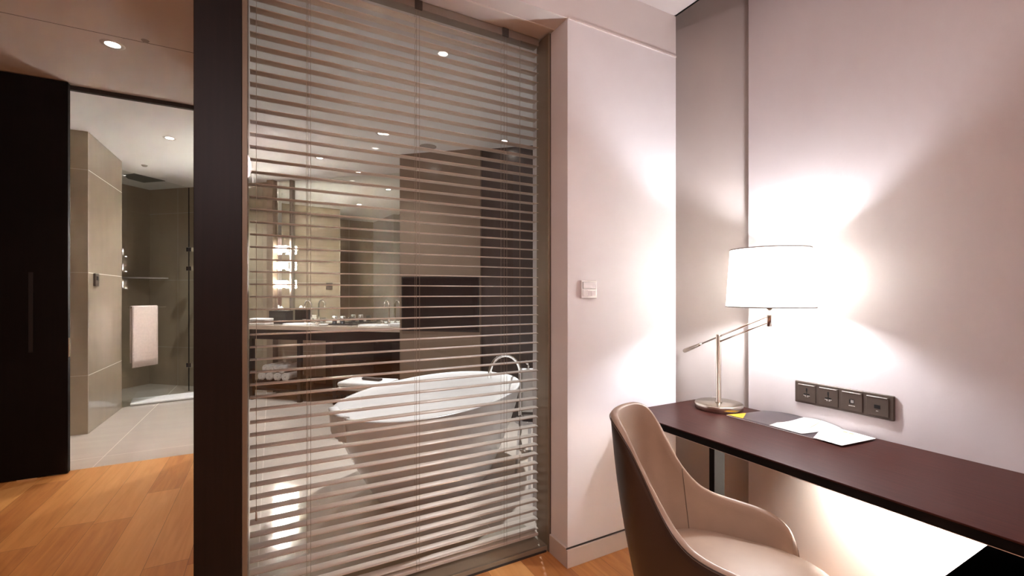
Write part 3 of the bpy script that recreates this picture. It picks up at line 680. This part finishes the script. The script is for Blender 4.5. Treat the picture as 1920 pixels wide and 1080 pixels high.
f = MB(); f.tube([FB + Vector((.10, .02, .50)), FB + Vector((.10, .02, .74))], .012, 12); f.tube([FB + Vector((.10, .02, .74)), FB + Vector((.05, -.02, .78))], .014, 12); obj('hand_shower', f, chrome, fl)
# towel over a rail behind the filler + clear round stool
p = Vector((2.02, 3.42, 0))
rk = thing('towel_stand', p, 'slim chrome towel stand behind the tub tap', 'stand')
f = MB(); f.tube([p + Vector((.13, -.03, 0)), p + Vector((.13, -.03, .70)), ], .008, 10); obj('post', f, chrome, rk)
f = MB(); f.tube([p + Vector((.13, -.03, .69)), p + Vector((-.05, .07, .69))], .007, 10); obj('rail', f, chrome, rk)
f = MB(); f.lathe([(0, 0), (.07, 0), (.07, .01), (0, .012)], p + Vector((.13, -.03, 0)), 24); obj('foot', f, chrome, rk)
def hang_towel(name, a, b, ztop, drop, m, lab, band=False, grp=None, gap=.012, nrm=None):
    """towel folded over a horizontal bar from a to b"""
    a, b = Vector(a), Vector(b); d = (b - a).normalized(); n = nrm or Vector((-d.y, d.x, 0)); rows = []
    for i in range(13):
        t = i / 12; c_ = a + (b - a) * t; row = []
        wob = .003 * math.sin(t * 9)
        for k in range(8): row.append(Vector((c_.x, c_.y, 0)) - n * (gap + wob * (1 - k / 8)) + Vector((0, 0, ztop - drop * .92 * (1 - k / 8))))
        for k in range(5):
            an = math.pi * k / 4; row.append(Vector((c_.x, c_.y, ztop)) - n * gap * math.cos(an) + Vector((0, 0, gap * math.sin(an))))
        for k in range(1, 9): row.append(Vector((c_.x, c_.y, 0)) + n * (gap + wob * (k / 8)) + Vector((0, 0, ztop - drop * k / 8)))
        rows.append(row)
    f = MB(); f.loft(rows); o = thing(name, ((a.x + b.x) / 2, (a.y + b.y) / 2, ztop - drop), lab, 'towel', grp)
    q = obj('cloth', f, m, o); s_ = q.modifiers.new('thick', 'SOLIDIFY'); s_.thickness = .009; s_.offset = 0
    if band:
        for zz in (.17, .13):
            f = MB(); c1, c2 = a + n * (gap + .006) + d * .004, b + n * (gap + .006) - d * .004
            f.box(-(b - a).length / 2 + .004, (b - a).length / 2 - .004, 0, .004, 0, .012, Matrix.Translation(((c1.x + c2.x) / 2, (c1.y + c2.y) / 2, ztop - drop + zz)) @ Matrix.Rotation(math.atan2(d.y, d.x), 4, 'Z'))
            obj('woven_band', f, m, o, bevel=.001)
    return o
hang_towel('hand_towel', p + Vector((-.03, .06, 0)), p + Vector((.10, -.015, 0)), .70, .38, towel, 'white towel hanging on the stand behind the tub tap')
ps = Vector((1.68, 2.83, 0))
so = thing('round_stool', (ps.x, ps.y, 0), 'translucent round stool standing beside the right end of the bathtub', 'stool')
f = MB(); f.lathe([(0, .44), (.105, .44), (.11, .445), (.11, .462), (.105, .467), (0, .467)], ps, 40); obj('seat', f, acrylic, so)
for k in range(3):
    a = 2 * math.pi * k / 3; f = MB(); f.tube([ps + Vector((.08 * math.cos(a), .08 * math.sin(a), .44)), ps + Vector((.12 * math.cos(a), .12 * math.sin(a), 0))], .011, 10); obj('leg', f, acrylic, so)

# ================================================================== VANITY
V0, V1, WL, WR, ZT = 4.86, 5.428, -4.698, -2.422, .985
ct = MB(); ct.bvw(V0, V1, WL, WR, ZT - .055, ZT)
cto = obj('countertop', ct, counter_m, bevel=.003); tag(cto, 'long beige stone countertop under the mirror', 'countertop')
va = thing('vanity_stand', tuple(vw(5.14, -3.56)), 'dark wood open vanity stand with shelf under the stone countertop', 'vanity')
f = MB(); f.bvw(V0 + .05, V0 + .07, WL + .01, WR - .01, .80, ZT - .055); obj('apron', f, darkwood, va, bevel=.001)
f = MB(); f.bvw(V1 - .03, V1, WL + .80, WR - .01, .0, ZT - .055); obj('back_panel', f, bathwood, va)
for w_ in (WL + .03, WL + .76, -3.42, -2.9, WR - .06):
    f = MB(); f.bvw(V0 + .05, V0 + .10, w_ - .025, w_ + .025, 0, .80); obj('leg', f, darkwood, va, bevel=.001)
f = MB(); f.bvw(V0 + .10, V1 - .03, WL + .01, WR - .02, .12, .15); obj('shelf', f, darkwood, va, bevel=.001)
f = MB(); f.bvw(V0 + .08, V1 - .03, WL + .03, WL + .76, .22, .245); obj('towel_shelf', f, darkwood, va, bevel=.001)
f = MB(); f.bvw(V0 + .05, V1 - .03, -3.42, -2.9, .30, .78); obj('drawer_box', f, darkwood, va, bevel=.002)
f = MB(); f.tube([vw(V1 - .10, -2.72, .80), vw(V1 - .10, -2.72, .55), vw(V1 - .07, -2.72, .50), vw(V1 - .04, -2.72, .50)], .016, 12); obj('waste_pipe', f, chrome, va)
# rolled towels on the towel shelf
def roll(c, r, L, lab, first=[None]):
    if first[0] is None:
        t = thing('rolled_towel', c, lab, 'towel', 'rolled towels on the vanity shelf')
        f = MB(); nseg = 70; prof = []
        for k in range(nseg):
            a = k / nseg * 2 * math.pi * 2.7; rr = r * (.22 + .78 * k / nseg) + .002 * math.sin(a * 3); prof.append((rr * math.cos(a), rr * math.sin(a) + r))
        rows = [[Vector(c) + WW * x + VV * y + Vector((0, 0, z)) for x, z in prof] for y in (0, L * .3, L * .7, L)]
        f.loft(rows); q = obj('terry_roll', f, towel, t); s_ = q.modifiers.new('thick', 'SOLIDIFY'); s_.thickness = .012
        f = MB(); f.add([Vector(c) + WW * (r * .93 * math.cos(a)) + VV * .012 + Vector((0, 0, r + r * .93 * math.sin(a))) for a in [2 * math.pi * k / 24 for k in range(24)]] , [tuple(range(24))]); obj('roll_core', f, towel, t)
        first[0] = t; return t
    t = copy_tree(first[0]); t.location = c; t['label'] = lab; return t
zc = .246
labs = ['leftmost rolled white towel in the bottom row on the vanity shelf', 'second rolled white towel from the left in the bottom row', 'third rolled white towel from the left in the bottom row', 'rightmost rolled white towel in the bottom row on the vanity shelf',
        'left one of the rolled white towels in the top row', 'middle rolled white towel in the top row on the vanity shelf', 'right one of the rolled white towels in the top row']
for k in range(4): roll(tuple(vw(V0 + .11, WL + .14 + k * .122, zc)), .057, .30, labs[k])
for k in range(3): roll(tuple(vw(V0 + .12, WL + .20 + k * .122, zc + .102)), .057, .30, labs[4 + k])

# mirror above the counter
mr = MB(); mr.bvw(V1 - .012, V1, WL + .005, WR - .003, ZT + .002, ZB - .004)
mo = obj('wall_mirror', mr, mirror_m); tag(mo, 'huge mirror from countertop to ceiling over the vanity', 'mirror')
# vanity light: tall chrome strip with three bright blocks
vl = thing('vanity_light', tuple(vw(V1 - .03, WL + .07, ZT)), 'tall chrome strip with three glowing glass blocks at the left end of the mirror', 'light')
f = MB(); f.bvw(V1 - .05, V1 - .013, WL + .015, WL + .045, ZT + .001, ZB - .006); obj('chrome_strip', f, chrome, vl, bevel=.002)
f = MB(); f.bvw(V1 - .05, V1 - .013, WL + .235, WL + .265, ZT + .001, ZB - .006); obj('bronze_strip', f, rail_m, vl, bevel=.002)
for z in (1.53, 1.79, 2.02):
    f = MB(); f.bvw(V1 - .10, V1 - .015, WL + .05, WL + .23, z - .05, z + .05); obj('light_block', f, chrome, vl, bevel=.004)
    f = MB(); f.bvw(V1 - .106, V1 - .1005, WL + .055, WL + .225, z - .045, z + .045); obj('glass_lens', f, van_em, vl)
    q = vw(V1 - .125, WL + .14, z); lamp('vanity_glow', 'AREA', q, P_VANITY, (1, .93, .84), vl, rot=(R(90), 0, math.atan2(-VV.x, VV.y)), shape='RECTANGLE', size=.18, size_y=.11, spread=R(115))

# basins and taps
def basin(w_, lab):
    c = vw(5.12, w_, ZT); t = thing('wash_basin', c, lab, 'basin', 'vanity basins')
    f = MB(); f.lathe([(.20, .001), (.205, .010), (.215, .012), (.222, .008), (.222, .0), (.20, .0)], c, 48, cap=False, sy=.72, rot=-bB); obj('rim', f, white, t)
    f = MB(); f.lathe([(0, .0015), (.12, .002), (.19, .004), (.203, .009)], c, 48, cap=False, sy=.72, rot=-bB); obj('bowl', f, white, t)
    f = MB(); f.lathe([(0, .004), (.018, .004), (.02, .002)], c, 16); obj('drain', f, chrome, t)
    return t
basin(-4.10, 'oval white basin on the left side of the countertop'); basin(-2.98, 'oval white basin at the television wall end of the countertop')
tap0 = None
def tap(w_, lab):
    global tap0
    c = vw(5.335, w_, ZT)
    if tap0: t = copy_tree(tap0); t.location = c; t['label'] = lab; return t
    t = thing('basin_tap', c, lab, 'tap', 'basin taps on the countertop')
    f = MB(); pts = [c + Vector((0, 0, z)) for z in (0, .1, .2, .25)]
    for k in range(1, 11):
        a = math.pi * k / 10; pts.append(c - VV * (.065 * (1 - math.cos(a))) + Vector((0, 0, .25 + .065 * math.sin(a))))
    pts.append(c - VV * .13 + Vector((0, 0, .215))); f.tube(pts, .011, 14); obj('spout', f, chrome, t)
    f = MB(); f.lathe([(0, 0), (.026, 0), (.026, .01), (.014, .02), (.014, .03), (0, .03)], c, 24); obj('base', f, chrome, t)
    for sg in (-1, 1):
        q = c + WW * sg * .09; f = MB(); f.lathe([(0, 0), (.022, 0), (.020, .03), (.012, .035), (.012, .055), (0, .058)], q, 20)
        f.tube([q + Vector((0, 0, .05)) - WW * sg * .0, q + Vector((0, 0, .055)) + WW * sg * .045], .006, 10); obj('handle', f, chrome, t)
    tap0 = t; return t
tap(-4.08, 'chrome arched basin tap nearer the tissue box'); tap(-2.90, 'chrome arched basin tap at the television wall end')

# things on the counter
def folded(name, c, sx, sy, n, h, m, lab, rz=0, grp=None):
    t = thing(name, c, lab, 'towel', grp)
    for k in range(n):
        f = MB(); M = Matrix.Translation(Vector(c) + Vector((0, 0, k * h))) @ Matrix.Rotation(rz, 4, 'Z')
        rows = []
        for (yy, zz) in ((-sy / 2, h * .08), (-sy / 2 - h * .25, h * .5), (-sy / 2, h * .92), (-sy / 6, h * .97), (sy / 6, h * .97), (sy / 2, h * .92), (sy / 2 + h * .25, h * .5), (sy / 2, h * .08)):
            rows.append([M @ Vector((x, yy, zz)) for x in (-sx / 2, -sx / 6, sx / 6, sx / 2)])
        rows.append(rows[0]); f.loft(rows)
        f.add([r[0] for r in rows[:-1]], [tuple(range(8))]); f.add([r[-1] for r in rows[:-1]], [tuple(range(8))[::-1]])
        obj('fold', f, m, t, bevel=h * .15)
    return t
folded('folded_towel', tuple(vw(4.98, -4.56, ZT + .001)), .24, .15, 3, .028, towel, 'stack of folded white hand towels at the left end of the countertop', -bB)
folded('face_cloth', tuple(vw(5.02, -2.62, ZT + .001)), .16, .12, 2, .02, towel, 'small folded white cloth at the right end of the countertop', -bB)
tx = thing('tissue_box', tuple(vw(5.22, -4.46, ZT)), 'black tissue box on the countertop with white tissue sticking out', 'tissue box')
f = MB(); f.bvw(5.15, 5.29, -4.60, -4.33, ZT + .001, ZT + .175); obj('box', f, black, tx, bevel=.004)
f = MB(); f.lathe([(.02, 0), (.035, .02), (.02, .05), (.004, .065)], vw(5.22, -4.46, ZT + .174), 9); obj('tissue', f, paper, tx)
tr = thing('amenity_tray', tuple(vw(5.2, -3.5, ZT)), 'black and white amenity tray between the two basins', 'tray')
f = MB(); f.bvw(5.10, 5.30, -3.70, -3.30, ZT + .001, ZT + .012); obj('tray', f, black, tr, bevel=.002)
def cup(v_, w_, r, h, m, name, lab, cat, grp):
    z = ZT + .0125 if -3.70 + r < w_ < -3.30 - r else ZT + .001
    f = MB(); f.lathe([(0, 0), (r * .8, 0), (r, h), (r * .93, h), (r * .74, .006), (0, .006)], vw(v_, w_, z), 28)
    o = obj(name, f, m, origin=tuple(vw(v_, w_, z))); return tag(o, lab, cat, grp)
cup(5.2, -3.62, .036, .10, chrome, 'metal_tumbler', 'chrome tumbler on the tray, nearer the left basin', 'tumbler', 'chrome tumblers on the amenity tray')
cup(5.2, -3.50, .036, .10, chrome, 'metal_tumbler', 'chrome tumbler on the middle of the tray', 'tumbler', 'chrome tumblers on the amenity tray')
cup(5.2, -3.38, .034, .09, tumbler_m, 'drinking_glass', 'clear drinking glass on the tray beside the chrome tumblers', 'glass', 'clear glasses on the countertop')
cup(5.2, -3.80, .036, .09, tumbler_m, 'drinking_glass', 'clear drinking glass left of the amenity tray', 'glass', 'clear glasses on the countertop')
cup(5.2, -3.22, .034, .07, tumbler_m, 'drinking_glass', 'low clear glass right of the amenity tray', 'glass', 'clear glasses on the countertop')
f = MB(); c = vw(4.97, -3.62, ZT + .001); f.lathe([(0, 0), (.045, 0), (.06, .018), (.055, .020), (.04, .006), (0, .006)], c, 28); tag(obj('soap_dish', f, white, origin=tuple(c)), 'small white soap dish near the front edge of the countertop', 'soap dish')

# television set into the wall
tv = thing('television', tuple(vw(4.69, -1.93, .975)), 'black flat television set flush into the tan bathroom wall', 'television')
f = MB(); f.bvw(4.688, 4.702, -2.392, -1.458, .965, 1.585); obj('bezel', f, black, tv, bevel=.001)
f = MB(); f.bvw(4.685, 4.689, -2.375, -1.475, .985, 1.568); obj('screen', f, screen_m, tv)
f = MB(); 
for k in range(3): f.bvw(4.6985, 4.7005, -1.95 + k * .03, -1.94 + k * .03, .90, .905)
obj('indicator_dots', f, mark_m, tv)

# stool with towel and remote behind the tub
q = Vector((.86, 4.62, 0))
bs = thing('bath_stool', q, 'square dark stool behind the bathtub carrying a folded towel', 'stool')
f = MB(); f.bvw(-.17, .17, -.24, .24, .40, .43)
f.v = [p_ + q for p_ in f.v]; obj('seat', f, darkwood, bs, bevel=.002)
for a, b_ in ((-1, -1), (-1, 1), (1, -1), (1, 1)):
    f = MB(); f.bvw(a * .15 - .015, a * .15 + .015, b_ * .22 - .015, b_ * .22 + .015, 0, .40); f.v = [p_ + q for p_ in f.v]; obj('leg', f, darkwood, bs, bevel=.001)
folded('folded_bath_towel', (q.x, q.y, .431), .50, .30, 2, .045, towel, 'thick folded white towel on the stool behind the bathtub', -bB)
rm = thing('remote_control', (q.x + .03, q.y - .02, .524), 'black remote control lying on the folded towel behind the tub', 'remote control')
M = Matrix.Translation((q.x + .03, q.y - .02, .523)) @ Matrix.Rotation(-.9, 4, 'Z')
f = MB(); f.box(-.11, .11, -.028, .028, 0, .02, M); obj('case', f, black, rm, bevel=.006)
f = MB()
for i in range(7):
    for j in range(3): f.box(-.085 + i * .024, -.073 + i * .024, -.018 + j * .015, -.009 + j * .015, .02, .0225, M)
obj('keys', f, grille_m, rm)

# ================================================================== SHOWER
A = Vector((-1.60, 7.01, 0)); B = Vector((-1.04, 7.735, 0)); Cc = Vector((.06, 7.02, 0))
def pane_box(a, b, z0, z1, t=.005):
    d = (b - a).normalized(); n = Vector((-d.y, d.x, 0)) * t; f = MB(); f.prism([a - n, b - n, b + n, a + n], z0, z1); return f
sg = thing('shower_screen', tuple((A + B) / 2), 'clear fixed glass screen closing the left side of the shower', 'shower screen')
obj('glass', pane_box(A, B, .004, 2.90), shower_glass, sg)
dd = (Cc - B).normalized(); B2 = B + dd * .012
sd = thing('shower_door', tuple(B), 'clear glass shower door hinged next to the dark pillar edge', 'shower door')
obj('glass', pane_box(B2, B2 + dd * 1.1, .012, 2.90), shower_glass, sd)
obj('edge_seal', pane_box(B2 - dd * .008, B2, .012, 2.90, .005), black, sd)
for z in (.38, 1.75, 2.02):
    f = MB(); n = Vector((-dd.y, dd.x, 0)); f.prism([B2 - n * .02 - dd * .03, B2 - n * .02 + dd * .05, B2 + n * .02 + dd * .05, B2 + n * .02 - dd * .03], z - .03, z + .03); obj('hinge', f, chrome, sd, bevel=.003)
f = MB(); h0 = B2 + dd * .12 - Vector((-dd.y, dd.x, 0)) * .04; n = Vector((-dd.y, dd.x, 0))
n = n if n.y < 0 else -n
h0 = B2 + dd * .12; f.tube([h0 + Vector((0, 0, 1.55)), h0 + n * .05 + Vector((0, 0, 1.58)), h0 + n * .05 + Vector((0, 0, 1.92)), h0 + Vector((0, 0, 1.95))], .009, 10); obj('handle', f, chrome, sd)
# towel bar fixed to the screen
d = (B - A).normalized(); nf = Vector((d.y, -d.x, 0))
ba, bb = A + d * .05 + nf * .07, A + d * .50 + nf * .07
tbr = thing('towel_bar', tuple(ba) [:2] + (1.22,), 'chrome towel bar fixed to the shower screen', 'towel bar')
f = MB(); f.tube([ba + Vector((0, 0, 1.22)), bb + Vector((0, 0, 1.22))], .008, 12); obj('bar', f, chrome, tbr)
for e in (ba + d * .03, bb - d * .03):
    f = MB(); f.tube([e + Vector((0, 0, 1.22)), e - nf * .065 + Vector((0, 0, 1.22))], .007, 10); obj('mount', f, chrome, tbr)
hang_towel('bath_towel', ba + d * .0, ba + d * .33, 1.224, .745, towel_p, 'pale pink towel hanging on the shower towel bar', True, nrm=nf, gap=.014)
# corner shelf
cs = vw(5.428, -7.018)
f = MB(); f.prism([tuple(cs - VV * .0)[:2], tuple(cs + WW * .36)[:2], tuple(cs + WW * .33 - VV * .06)[:2], tuple(cs + WW * .06 - VV * .36)[:2], tuple(cs - VV * .40)[:2]], 1.62, 1.64)
sf = obj('corner_shelf', f, switch_m); tag(sf, 'triangular grey shelf in the shower corner above the towel', 'shelf')
# shower valve
vp = vw(5.428, -6.15)
vp = vw(5.428, -6.02)
vs = thing('shower_valve', (vp.x, vp.y, 1.05), 'square chrome shower valve with hand shower hose on the back wall', 'shower valve')
f = MB(); f.bvw(5.41, 5.428, -6.10, -5.94, 1.16, 1.38); obj('plate', f, steel, vs, bevel=.002)
for z in (1.31, 1.22):
    f = MB(); f.tube([vw(5.41, -6.02, z), vw(5.36, -6.02, z)], .022, 16); obj('knob', f, chrome, vs)
f = MB(); f.bvw(5.38, 5.428, -6.06, -5.98, 1.04, 1.07); obj('outlet', f, chrome, vs, bevel=.002)
f = MB(); f.tube([vw(5.37, -6.02, 1.04), vw(5.34, -6.03, .9), vw(5.34, -5.98, .78), vw(5.36, -5.90, .80), vw(5.38, -5.87, .95), vw(5.40, -5.87, 1.5)], .007, 8); obj('hose', f, chrome, vs)
f = MB(); f.tube([vw(5.40, -5.87, 1.5), vw(5.34, -5.87, 1.62), vw(5.28, -5.87, 1.63)], [.010, .012, .035], 14); obj('hand_shower', f, chrome, vs)
# towel mat on the floor in front of the shower
folded('bath_mat', (-1.14, 7.30, .001), .85, .34, 1, .035, towel, 'folded white bath mat on the tiled floor before the shower', math.atan2(.12, .85))
# wall switch
sw = thing('wall_switch', (-1.60, 6.08, 1.50), 'small dark switch on the tiled wall left of the shower', 'switch')
f = MB(); f.box(-1.60, -1.582, 6.02, 6.13, 1.47, 1.60); obj('plate', f, socket_m, sw, bevel=.002)
f = MB(); f.box(-1.582, -1.577, 6.05, 6.10, 1.53, 1.57); obj('rocker', f, black, sw, bevel=.001)
